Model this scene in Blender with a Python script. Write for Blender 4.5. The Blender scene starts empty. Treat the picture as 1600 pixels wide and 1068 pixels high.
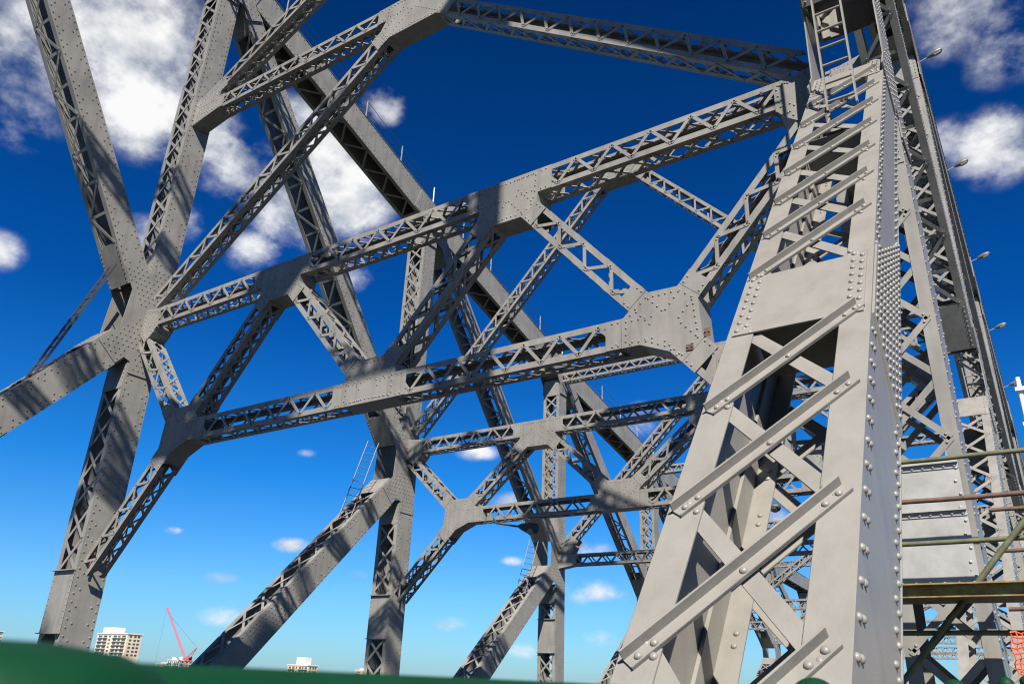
import bpy, math, random
from mathutils import Vector, Matrix, noise
random.seed(7)
R = math.radians
SC = bpy.context.scene
COL = SC.collection
V = Vector

# ------------------------------------------------------------------ camera
cam_d = bpy.data.cameras.new("camera")
cam = bpy.data.objects.new("camera", cam_d)
COL.objects.link(cam)
cam.location = (1.253, 0.486, 1.6)
cam.rotation_euler = (R(113.46), R(-2.16), R(33.98))
cam_d.sensor_width = 36.0
cam_d.lens = 36.0 * 1228.9 / 1600.0
cam_d.clip_start = 0.02
cam_d.clip_end = 20000
cam_d.dof.use_dof = True
cam_d.dof.focus_distance = 13.0
cam_d.dof.aperture_fstop = 10.0
SC.camera = cam
CAM = V(cam.location)

def cam_dir(u, v):
    """world direction seen at a pixel of the 1600 x 1068 photograph"""
    m = cam.rotation_euler.to_matrix()
    return (m @ V(((u - 800) / 1228.9, (534 - v) / 1228.9, -1))).normalized()

# ------------------------------------------------------------------ world
SUN = V((0.66, -1.0, 1.12)).normalized()
world = bpy.data.worlds.new("World")
SC.world = world
world.use_nodes = True
wn, wl = world.node_tree.nodes, world.node_tree.links
wn.clear()

def wnode(t, **kw):
    n = wn.new(t)
    for k, val in kw.items():
        setattr(n, k, val)
    return n

def wmath(op, a, b=None, c=None, clamp=False):
    n = wnode('ShaderNodeMath', operation=op, use_clamp=clamp)
    for i, x in enumerate((a, b, c)):
        if x is None:
            continue
        if isinstance(x, (int, float)):
            n.inputs[i].default_value = x
        else:
            wl.new(x, n.inputs[i])
    return n.outputs[0]

def wvec(op, a, b):
    n = wnode('ShaderNodeVectorMath', operation=op)
    for i, x in enumerate((a, b)):
        if isinstance(x, (tuple, list, Vector)):
            n.inputs[i].default_value = tuple(x)
        else:
            wl.new(x, n.inputs[i])
    return n

out = wnode('ShaderNodeOutputWorld')
bg = wnode('ShaderNodeBackground')
tc = wnode('ShaderNodeTexCoord')
DIR = wvec('NORMALIZE', tc.outputs['Generated'], (0, 0, 0)).outputs[0]
sky = wnode('ShaderNodeTexSky', sky_type='NISHITA', sun_disc=False)
sky.sun_elevation = math.asin(SUN.z)
sky.sun_rotation = math.atan2(SUN.x, SUN.y)
sky.altitude = 0
sky.air_density = 1.0
sky.dust_density = 0.4
sky.ozone_density = 3.0
sep = wnode('ShaderNodeSeparateXYZ')
wl.new(DIR, sep.inputs[0])
# tint of the clear air by elevation (deep polarised blue overhead, pale at the horizon)
ramp = wnode('ShaderNodeValToRGB')
cr = ramp.color_ramp
SKY_STOPS = [(0.0, (0.50, 0.84, 1.22)), (0.09, (0.38, 0.85, 1.3)), (0.22, (0.08, 0.66, 1.3)),
             (0.40, (0.010, 0.40, 1.02)), (0.75, (0.007, 0.24, 0.62))]
while len(cr.elements) < len(SKY_STOPS):
    cr.elements.new(0.5)
for e, (p, c) in zip(cr.elements, SKY_STOPS):
    e.position = p
    e.color = (*c, 1)
wl.new(sep.outputs[2], ramp.inputs[0])
mul = wnode('ShaderNodeMix', data_type='RGBA', blend_type='MULTIPLY')
mul.inputs[0].default_value = 1.0
wl.new(sky.outputs[0], mul.inputs[6])
wl.new(ramp.outputs[0], mul.inputs[7])
# clouds, each at its own bearing in the sky
n1 = wnode('ShaderNodeTexNoise')
n1.inputs['Scale'].default_value = 7.5
n1.inputs['Detail'].default_value = 12
n1.inputs['Roughness'].default_value = 0.58
n1.inputs['Distortion'].default_value = 0.15
wl.new(wvec('MULTIPLY', DIR, (1, 1, 1.25)).outputs[0], n1.inputs['Vector'])
n2 = wnode('ShaderNodeTexNoise')
n2.inputs['Scale'].default_value = 26
n2.inputs['Detail'].default_value = 8
n2.inputs['Roughness'].default_value = 0.6
wl.new(wvec('MULTIPLY', DIR, (1, 1, 1.4)).outputs[0], n2.inputs['Vector'])
n1b = wnode('ShaderNodeTexNoise')
for k in ('Scale', 'Detail', 'Roughness', 'Distortion'):
    n1b.inputs[k].default_value = n1.inputs[k].default_value
wl.new(wvec('MULTIPLY', wvec('ADD', DIR, (0.012, -0.004, 0.028)).outputs[0], (1, 1, 1.25)).outputs[0], n1b.inputs['Vector'])
CLOUDS = [  # u, v, radius in px, weight
    (205, 70, 150, 1.15), (130, 20, 130, 0.95), (240, 170, 110, 1.1), (320, 215, 80, 0.95), (370, 260, 80, 0.9), (440, 330, 100, 1.15), (545, 310, 90, 1.2),
    (600, 165, 42, 0.85), (480, 200, 80, 0.75), (30, 190, 80, 0.55), (15, 80, 90, 0.55), (90, 110, 80, 0.7), (2, 390, 46, 0.78), (490, 250, 80, 1.0),
    (230, 370, 50, 0.6), (290, 345, 50, 0.55), (1510, 10, 110, 0.72), (1470, 60, 60, 0.5), (1570, 80, 80, 0.6), (1555, 228, 80, 1.1), (1480, 215, 50, 0.6),
    (458, 852, 36, 1.1), (560, 897, 34, 0.75), (480, 708, 22, 0.7), (745, 706, 42, 0.7), (800, 785, 46, 0.9),
    (930, 925, 62, 0.95), (925, 858, 44, 0.85), (345, 903, 34, 0.6), (270, 828, 20, 0.6), (800, 876, 24, 0.6),
    (350, 962, 50, 0.6), (700, 975, 40, 0.5), (1215, 810, 60, 0.9), (550, 430, 40, 0.7), (940, 995, 42, 0.6), (1000, 655, 40, 0.6),
    (400, 385, 60, 1.0), (820, 1015, 40, 0.5)]
acc = None
for (u, v, r, wgt) in CLOUDS:
    d = cam_dir(u, v)
    rad = r / 1228.9 * (cam_dir(u, v) @ cam_dir(800, 534))
    sc_z = 2.4 if v > 680 else 1.15
    ln = wvec('LENGTH', wvec('MULTIPLY', wvec('SUBTRACT', DIR, d).outputs[0], (1, 1, sc_z)).outputs[0], (0, 0, 0)).outputs['Value']
    mr = wnode('ShaderNodeMapRange', interpolation_type='SMOOTHSTEP')
    wl.new(ln, mr.inputs[0])
    mr.inputs[1].default_value = 0
    mr.inputs[2].default_value = rad * 1.25
    mr.inputs[3].default_value = wgt
    mr.inputs[4].default_value = 0
    acc = mr.outputs[0] if acc is None else wmath('MAXIMUM', acc, mr.outputs[0])
fb = wmath('ADD', wmath('MULTIPLY', wmath('SUBTRACT', n1.outputs[0], 0.5), 2.3),
           wmath('MULTIPLY', wmath('SUBTRACT', n2.outputs[0], 0.5), 1.2))
dens0 = wmath('ADD', acc, wmath('MULTIPLY', fb, wmath('MINIMUM', wmath('MULTIPLY', acc, 2.2), 1.0)))
dm = wnode('ShaderNodeMapRange', interpolation_type='SMOOTHSTEP')
wl.new(dens0, dm.inputs[0])
dm.inputs[1].default_value = 0.12
dm.inputs[2].default_value = 1.15
CLOUD_A = dm.outputs[0]
cc = wnode('ShaderNodeValToRGB')
cc.color_ramp.elements[0].position = 0.15
cc.color_ramp.elements[0].color = (0.50, 0.55, 0.62, 1)
cc.color_ramp.elements[1].position = 0.72
cc.color_ramp.elements[1].color = (0.97, 0.97, 0.97, 1)
lit = wmath('ADD', wmath('MULTIPLY', wmath('SUBTRACT', n1.outputs[0], n1b.outputs[0]), 3.2), 0.62)  # bright and shaded sides of the clouds, painted in from offset noise
wl.new(wmath('ADD', lit, wmath('MULTIPLY', wmath('SUBTRACT', n2.outputs[0], 0.5), 0.35)), cc.inputs[0])
SKY_K = 0.050
skyc = wnode('ShaderNodeMix', data_type='RGBA', blend_type='MIX')
wl.new(CLOUD_A, skyc.inputs[0])
wl.new(mul.outputs[2], skyc.inputs[6])
cl_s = wvec('SCALE', cc.outputs[0], (0, 0, 0))
cl_s.inputs['Scale'].default_value = 0.48 / SKY_K
wl.new(cl_s.outputs[0], skyc.inputs[7])
wl.new(skyc.outputs[2], bg.inputs[0])
bg.inputs[1].default_value = SKY_K
wl.new(bg.outputs[0], out.inputs[0])

# ------------------------------------------------------------------ sun, exposure
sd = bpy.data.lights.new("sun", 'SUN')
sd.energy = 5.0
sd.angle = R(0.53)
sd.color = (1.0, 0.93, 0.82)
so = bpy.data.objects.new("sun", sd)
COL.objects.link(so)
so.rotation_euler = SUN.to_track_quat('Z', 'Y').to_euler()
vs = SC.view_settings
vs.view_transform = 'Standard'
vs.look = 'None'
vs.exposure = 1.05
vs.gamma = 1.0
SC.cycles.filter_width = 1.15

# ------------------------------------------------------------------ materials
def material(name, col, rough=0.5, metal=0.0, var=0.12, scale=1.6, bump=0.0, streak=0.0, col2=None, spec=0.5, rust=0.0):
    m = bpy.data.materials.new(name)
    m.use_nodes = True
    nt = m.node_tree
    b = nt.nodes['Principled BSDF']
    b.inputs['Roughness'].default_value = rough
    b.inputs['Metallic'].default_value = metal
    b.inputs['Specular IOR Level'].default_value = spec
    g = nt.nodes.new('ShaderNodeNewGeometry')
    nz = nt.nodes.new('ShaderNodeTexNoise')
    nz.inputs['Scale'].default_value = scale
    nz.inputs['Detail'].default_value = 8
    nz.inputs['Roughness'].default_value = 0.65
    nt.links.new(g.outputs['Position'], nz.inputs['Vector'])
    rp = nt.nodes.new('ShaderNodeValToRGB')
    c2 = col2 if col2 else tuple(c * (1 - 2.2 * var) for c in col)
    rp.color_ramp.elements[0].position = 0.32
    rp.color_ramp.elements[0].color = (*c2, 1)
    rp.color_ramp.elements[1].position = 0.62
    rp.color_ramp.elements[1].color = (*[min(1, c * (1 + var * 0.4)) for c in col], 1)
    nt.links.new(nz.outputs[0], rp.inputs[0])
    last = rp.outputs[0]
    if streak:
        mp = nt.nodes.new('ShaderNodeMapping')
        mp.inputs['Scale'].default_value = (5, 5, 0.55)
        nt.links.new(g.outputs['Position'], mp.inputs[0])
        n3 = nt.nodes.new('ShaderNodeTexNoise')
        n3.inputs['Scale'].default_value = 1.3
        n3.inputs['Detail'].default_value = 6
        nt.links.new(mp.outputs[0], n3.inputs['Vector'])
        r3 = nt.nodes.new('ShaderNodeValToRGB')
        r3.color_ramp.elements[0].position = 0.30
        r3.color_ramp.elements[0].color = (1 - streak, 1 - streak, 1 - streak * 0.95, 1)
        r3.color_ramp.elements[1].position = 0.55
        r3.color_ramp.elements[1].color = (1, 1, 1, 1)
        nt.links.new(n3.outputs[0], r3.inputs[0])
        mx = nt.nodes.new('ShaderNodeMix')
        mx.data_type = 'RGBA'
        mx.blend_type = 'MULTIPLY'
        mx.inputs[0].default_value = 1
        nt.links.new(last, mx.inputs[6])
        nt.links.new(r3.outputs[0], mx.inputs[7])
        last = mx.outputs[2]
    if rust:
        n5 = nt.nodes.new('ShaderNodeTexNoise')
        n5.inputs['Scale'].default_value = 11
        n5.inputs['Detail'].default_value = 7
        n5.inputs['Roughness'].default_value = 0.7
        mp5 = nt.nodes.new('ShaderNodeMapping')
        mp5.inputs['Scale'].default_value = (1, 1, 0.45)
        nt.links.new(g.outputs['Position'], mp5.inputs[0])
        nt.links.new(mp5.outputs[0], n5.inputs['Vector'])
        r5 = nt.nodes.new('ShaderNodeMapRange')
        r5.inputs[1].default_value = 0.70
        r5.inputs[2].default_value = 0.80
        r5.inputs[3].default_value = 0.0
        r5.inputs[4].default_value = rust
        nt.links.new(n5.outputs[0], r5.inputs[0])
        m5 = nt.nodes.new('ShaderNodeMix')
        m5.data_type = 'RGBA'
        nt.links.new(r5.outputs[0], m5.inputs[0])
        nt.links.new(last, m5.inputs[6])
        m5.inputs[7].default_value = (0.12, 0.055, 0.028, 1)
        last = m5.outputs[2]
    nt.links.new(last, b.inputs['Base Color'])
    if bump:
        n4 = nt.nodes.new('ShaderNodeTexNoise')
        n4.inputs['Scale'].default_value = 60
        n4.inputs['Detail'].default_value = 4
        nt.links.new(g.outputs['Position'], n4.inputs['Vector'])
        bp = nt.nodes.new('ShaderNodeBump')
        bp.inputs['Strength'].default_value = bump
        bp.inputs['Distance'].default_value = 0.004
        nt.links.new(n4.outputs[0], bp.inputs['Height'])
        nt.links.new(bp.outputs[0], b.inputs['Normal'])
    return m

STEEL = material('painted_steel', (0.210, 0.203, 0.190), 0.42, var=0.10, scale=1.1, streak=0.18, bump=0.25, spec=0.35, rust=0.7)
NEAR = material('painted_steel_near', (0.208, 0.198, 0.182), 0.40, var=0.045, scale=2.3, streak=0.12, bump=0.3, spec=0.4, rust=0.75)
GREY = material('bare_grey_paint', (0.30, 0.30, 0.295), 0.4, var=0.1, scale=3)
RUST = material('rusty_pipe', (0.11, 0.06, 0.038), 0.75, var=0.25, scale=9, col2=(0.05, 0.035, 0.028), bump=0.5)
MOSS = material('green_mossy_pipe', (0.09, 0.105, 0.05), 0.7, var=0.2, scale=7, col2=(0.06, 0.055, 0.035), bump=0.5)
BEAMM = material('rusty_green_beam', (0.20, 0.19, 0.06), 0.8, var=0.25, scale=9, col2=(0.16, 0.06, 0.025), bump=0.5)
GREEN = material('green_paint', (0.002, 0.036, 0.014), 0.55, var=0.12, scale=8, spec=0.15, bump=0.2)
WHITE = material('white_paint', (0.78, 0.78, 0.76), 0.4, var=0.04)
DARK = material('dark_metal', (0.05, 0.05, 0.055), 0.5, var=0.15)
DARKGREY = material('lamp_grey', (0.10, 0.10, 0.10), 0.45, var=0.1)
LENS = material('lamp_lens', (0.24, 0.22, 0.18), 0.3, var=0.05, scale=30)
ORANGE = material('orange_netting', (0.80, 0.09, 0.02), 0.6, var=0.1)
RED = material('crane_red', (0.50, 0.06, 0.09), 0.5, var=0.1)
CREAM = material('cream_render', (0.56, 0.46, 0.34), 0.8, var=0.06, scale=0.1)
PALE = material('pale_render', (0.55, 0.53, 0.50), 0.8, var=0.05, scale=0.1)
GLASS = material('window_glass', (0.06, 0.07, 0.08), 0.15, var=0.2, scale=0.3)
ASPH = material('asphalt', (0.05, 0.05, 0.052), 0.9, var=0.2, scale=4)
CONC = material('concrete', (0.16, 0.156, 0.148), 0.85, var=0.12, scale=2)
LAND = material('land', (0.035, 0.042, 0.025), 0.95, var=0.3, scale=0.01, col2=(0.055, 0.05, 0.045))
WATER = material('river_water', (0.03, 0.05, 0.05), 0.2, var=0.1, scale=0.02)
STRIPE = material('red_paint', (0.5, 0.05, 0.04), 0.5, var=0.1)

# ------------------------------------------------------------------ mesh builder
class MB:
    def __init__(self):
        self.v, self.f, self.s = [], [], []

    def add(self, vs, fs, smooth=False):
        b = len(self.v)
        self.v.extend([tuple(x) for x in vs])
        self.f.extend([tuple(i + b for i in f) for f in fs])
        self.s.extend([smooth] * len(fs))

    def box(self, p, q, h1, h2):
        p, q, h1, h2 = V(p), V(q), V(h1), V(h2)
        vs = [p - h1 - h2, p + h1 - h2, p + h1 + h2, p - h1 + h2, q - h1 - h2, q + h1 - h2, q + h1 + h2, q - h1 + h2]
        fs = [(3, 2, 1, 0), (4, 5, 6, 7), (0, 1, 5, 4), (1, 2, 6, 5), (2, 3, 7, 6), (3, 0, 4, 7)]
        if (q - p).dot(h1.cross(h2)) < 0:
            fs = [tuple(reversed(f)) for f in fs]
        self.add(vs, fs)

    def cuboid(self, x0, x1, y0, y1, z0, z1):
        self.box(((x0 + x1) / 2, (y0 + y1) / 2, z0), ((x0 + x1) / 2, (y0 + y1) / 2, z1), ((x1 - x0) / 2, 0, 0), (0, (y1 - y0) / 2, 0))

    def bar(self, p, q, n, w, t):
        p, q, n = V(p), V(q), V(n)
        s = (q - p).normalized().cross(n).normalized()
        self.box(p, q, s * (w / 2), n * (t / 2))

    def tube(self, pts, r, seg=8, caps=True):
        pts = [V(p) for p in pts]
        rings = []
        for i, p in enumerate(pts):
            a = (pts[min(i + 1, len(pts) - 1)] - pts[max(i - 1, 0)]).normalized()
            ref = V((0, 0, 1)) if abs(a.z) < 0.9 else V((1, 0, 0))
            s = a.cross(ref).normalized()
            t = s.cross(a)
            rr = r[i] if isinstance(r, (list, tuple)) else r
            rings.append([p + s * (rr * math.cos(2 * math.pi * k / seg)) + t * (rr * math.sin(2 * math.pi * k / seg)) for k in range(seg)])
        vs = [x for rg in rings for x in rg]
        fs = []
        for i in range(len(pts) - 1):
            for k in range(seg):
                k2 = (k + 1) % seg
                fs.append((i * seg + k2, i * seg + k, (i + 1) * seg + k, (i + 1) * seg + k2))
        self.add(vs, fs, True)
        if caps:
            self.add(rings[0], [tuple(range(seg))])
            self.add(rings[-1], [tuple(reversed(range(seg)))])

    def rivet(self, c, n, r, det=0):
        c, n = V(c), V(n).normalized()
        ref = V((0, 0, 1)) if abs(n.z) < 0.9 else V((1, 0, 0))
        s = n.cross(ref).normalized()
        t = n.cross(s)
        seg, lv = ((5, [(1, 0), (0.72, 0.6)]), (8, [(1, 0), (0.9, 0.4), (0.55, 0.72)]), (12, [(1, 0), (0.97, 0.25), (0.83, 0.5), (0.55, 0.72), (0.25, 0.82)]))[det]
        vs = []
        for rr, h in lv:
            vs += [c + s * (r * rr * math.cos(2 * math.pi * k / seg)) + t * (r * rr * math.sin(2 * math.pi * k / seg)) + n * (h * r) for k in range(seg)]
        fs = []
        for i in range(len(lv) - 1):
            for k in range(seg):
                k2 = (k + 1) % seg
                fs.append((i * seg + k, i * seg + k2, (i + 1) * seg + k2, (i + 1) * seg + k))
        fs.append(tuple((len(lv) - 1) * seg + k for k in range(seg)))
        # keep outward
        a, b, d = vs[fs[0][0]], vs[fs[0][1]], vs[fs[0][2]]
        mid = (a + d) / 2
        if (b - a).cross(d - a).dot(mid - c + n * 0.0001) < 0:
            fs = [tuple(reversed(f)) for f in fs]
        self.add(vs, fs, det > 0)

    def sphere(self, c, r, seg=20, rings=12, zs=1.0):
        c = V(c)
        vs = [c + V((0, 0, r * zs))]
        for i in range(1, rings):
            th = math.pi * i / rings
            for k in range(seg):
                ph = 2 * math.pi * k / seg
                vs.append(c + V((r * math.sin(th) * math.cos(ph), r * math.sin(th) * math.sin(ph), r * zs * math.cos(th))))
        vs.append(c - V((0, 0, r * zs)))
        fs = [(0, 1 + k, 1 + (k + 1) % seg) for k in range(seg)]
        for i in range(rings - 2):
            for k in range(seg):
                k2 = (k + 1) % seg
                fs.append((1 + i * seg + k, 1 + (i + 1) * seg + k, 1 + (i + 1) * seg + k2, 1 + i * seg + k2))
        L = len(vs) - 1
        fs += [(L, 1 + (rings - 2) * seg + (k + 1) % seg, 1 + (rings - 2) * seg + k) for k in range(seg)]
        self.add(vs, fs, True)

    def poly_plate(self, pts, n, t):
        """flat plate: outline pts (counter-clockwise about n), thickness t along n from pts"""
        n = V(n).normalized()
        m = len(pts)
        a = [V(p) for p in pts]
        nn = V((0, 0, 0))
        for i in range(m):
            nn += a[i].cross(a[(i + 1) % m])
        if nn.dot(n) < 0:
            a.reverse()
        vs = a + [p + n * t for p in a]
        fs = [tuple(reversed(range(m))), tuple(range(m, 2 * m))]
        fs += [(i, (i + 1) % m, m + (i + 1) % m, m + i) for i in range(m)]
        self.add(vs, fs)

    def build(self, name, mat, parent=None, origin=None):
        me = bpy.data.meshes.new(name)
        vs = self.v
        me.from_pydata(vs, [], self.f)
        me.polygons.foreach_set('use_smooth', self.s)
        me.materials.append(mat)
        me.update()
        o = bpy.data.objects.new(name, me)
        COL.objects.link(o)
        if parent:
            o.parent = parent
            if parent.parent is None:
                o.matrix_parent_inverse = Matrix.Translation(-V(parent.location))
        return o

def tag(o, label=None, cat=None, group=None, kind=None):
    for k, x in (('label', label), ('category', cat), ('group', group), ('kind', kind)):
        if x:
            o[k] = x
    return o

def thing(name, label, cat, loc=(0, 0, 0), group=None):
    o = bpy.data.objects.new(name, None)
    COL.objects.link(o)
    o.location = loc
    return tag(o, label, cat, group)

def hull(pts):
    pts = sorted(set((round(x, 4), round(y, 4)) for x, y in pts))
    def half(ps):
        h = []
        for p in ps:
            while len(h) >= 2 and (h[-1][0] - h[-2][0]) * (p[1] - h[-2][1]) - (h[-1][1] - h[-2][1]) * (p[0] - h[-2][0]) <= 0:
                h.pop()
            h.append(p)
        return h
    lo, up = half(pts), half(pts[::-1])
    return lo[:-1] + up[:-1]

# ------------------------------------------------------------------ steel members
def lacing(mb, O, a, s, n, L, width, style, pitch, bw, th, rv=0.0, det=0, inset=0.0, ph=0):
    """zigzag bars on a face: O = start of the face's centre line, a along, s across, n outward"""
    cnt = max(2, int(round(L / pitch)))
    p = L / cnt
    hw = width / 2 - inset
    for z in range(2 if style == 'X' else 1):
        off = n * (0.0 if z == 0 else -(th + 0.012))
        for k in range(cnt):
            sg = 1 if (k + z + ph) % 2 == 0 else -1
            A = O + a * (k * p) + s * (hw * sg) + off
            B = O + a * ((k + 1) * p) - s * (hw * sg) + off
            mb.bar(A, B, n, bw, th)
            if rv and z == 0:
                d = (B - A).normalized()
                nn = n * (th / 2)
                for q in (A + d * (bw * 0.9), B - d * (bw * 0.9)):
                    mb.rivet(q + nn, n, rv, det)
    if style == 'B':
        for k in range(0, cnt + 1):
            sg = 1 if k % 2 == 0 else -1
            A = O + a * (k * p) + s * hw - n * (th + 0.01)
            mb.bar(A, A - s * (2 * hw), n, bw, th)

def plated(name, parent, A, B, hv, wu=1.0, u=V((1, 0, 0)), ga=0.8, gb=0.8, top='X', bot='V', pitch=0.8, fl=0.17,
           bw=0.085, rv=0.022, rp=0.2, mat=None, rivside=(1, -1), tie=0.9, jig=0.0, rows=2, det=0, over=0.0, solid_top=False):
    """riveted box member: two side plates across u, laced faces on +v and -v"""
    mat = mat or STEEL
    A, B = V(A), V(B)
    a = (B - A).normalized()
    P, Q = A + a * ga, B - a * gb
    L = (Q - P).length
    vv = a.cross(u).normalized()
    if vv.z < -0.05 or (abs(vv.z) <= 0.05 and vv.y > 0):
        vv = -vv
    mb, lcs = MB(), []
    tp = 0.03
    hw = wu / 2 - jig
    for sg in (1, -1):
        c = u * (sg * (hw - tp / 2))
        mb.box(P + c, Q + c, u * (tp / 2), vv * (hv / 2))
        # angles riveted along the edges of the plate
        for sv in (1, -1):
            cc_ = u * (sg * (hw - fl / 2)) + vv * (sv * (hv / 2 + 0.009))
            mb.box(P + cc_, Q + cc_, u * (fl / 2 + over), vv * 0.0085)
            ca = u * (sg * (hw - tp - 0.011)) + vv * (sv * (hv / 2 - 0.075))
            mb.box(P + ca, Q + ca, u * 0.0105, vv * 0.074)
        if rv and sg in rivside:
            n = int(L / rp)
            for i in range(n):
                t0 = (i + 0.5) * L / n
                for sv in (1, -1):
                    mb.rivet(P + a * t0 + u * (sg * hw) + vv * (sv * (hv / 2 - 0.055)), u * sg, rv, det)
                    if rows > 1 and hv > 0.5 and i % 2 == 0:
                        mb.rivet(P + a * (t0 + L / n * 0.5) + u * (sg * hw) + vv * (sv * (hv / 2 - 0.19)), u * sg, rv, det)
    for sv, st in ((1, top), (-1, bot)):
        n = vv * sv
        base = hv / 2 + 0.018
        if st == 'S':
            mb.box(P + n * (base + 0.006), Q + n * (base + 0.006), u * (hw + 0.03), n * 0.0055)
            if rv:
                m_ = int(L / rp)
                for i in range(m_):
                    for sg in (1, -1):
                        mb.rivet(P + a * ((i + 0.5) * L / m_) + n * (base + 0.012) + u * (sg * (hw - 0.05)), n, rv, det)
            continue
        if tie:
            for (t0, t1) in ((0, tie), (L - tie, L)):
                c = n * (base + 0.007)
                mb.box(P + a * t0 + c, P + a * t1 + c, u * (hw - 0.012), n * 0.006)
                if rv:
                    for i in range(int(tie / 0.13)):
                        for sg in (1, -1):
                            mb.rivet(P + a * (t0 + 0.07 + i * 0.13) + n * (base + 0.013) + u * (sg * (hw - 0.07)), n, rv, det)
        lc = MB()
        lacing(lc, P + a * tie + n * (base + 0.006), a, u, n, L - 2 * tie, 2 * hw - fl, st, pitch, bw, 0.011, rv * 0.9, det)
        lcs.append(lc)
    o = mb.build(name, mat, parent)
    for lc in lcs:
        lc.build('lacing', mat, o)
    return o

def strut(name, parent, A, B, hv=0.55, wu=0.5, u=V((0, 1, 0)), ga=0.6, gb=0.6, fl=0.115, pitch=0.40, bw=0.065, rv=0.018, mat=None,
          side='V', under='X', det=0, far=False):
    """four corner angles laced on all four faces (cross frame members)"""
    mat = mat or STEEL
    A, B = V(A), V(B)
    a = (B - A).normalized()
    P, Q = A + a * ga, B - a * gb
    L = (Q - P).length
    vv = a.cross(u).normalized()
    if vv.z < 0:
        vv = -vv
    mb, lcs = MB(), []
    th = 0.012
    for su in (1, -1):
        for sv in (1, -1):
            c1 = u * (su * (wu / 2 - th / 2)) + vv * (sv * (hv / 2 - fl / 2))
            mb.box(P + c1, Q + c1, u * (th / 2), vv * (fl / 2))
            c2 = u * (su * (wu / 2 - th - fl / 2 - 0.001)) + vv * (sv * (hv / 2 - th / 2 - 0.002))
            mb.box(P + c2, Q + c2, u * (fl / 2), vv * (th / 2))
    tie = 0.3
    for su in (1, -1):
        n = u * su
        lc = MB()
        lcs.append(lc)
        lacing(lc, P + n * (wu / 2 + 0.006) + a * tie * 0.3, a, vv, n, L - tie * 0.6, hv - fl * 0.9, side, pitch, bw, 0.01, 0 if far else (rv if su == -1 else 0), det, ph=1 if su == 1 else 0)
    for sv in (1, -1):
        n = vv * sv
        lc = MB()
        lcs.append(lc)
        lacing(lc, P + n * (hv / 2 + 0.005) + a * tie * 0.3, a, u, n, L - tie * 0.6, wu - fl * 0.9, under, pitch * 1.15, bw * 0.9, 0.01)
    o = mb.build(name, mat, parent)
    for lc in lcs:
        lc.build('lacing', mat, o)
    return o

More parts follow.
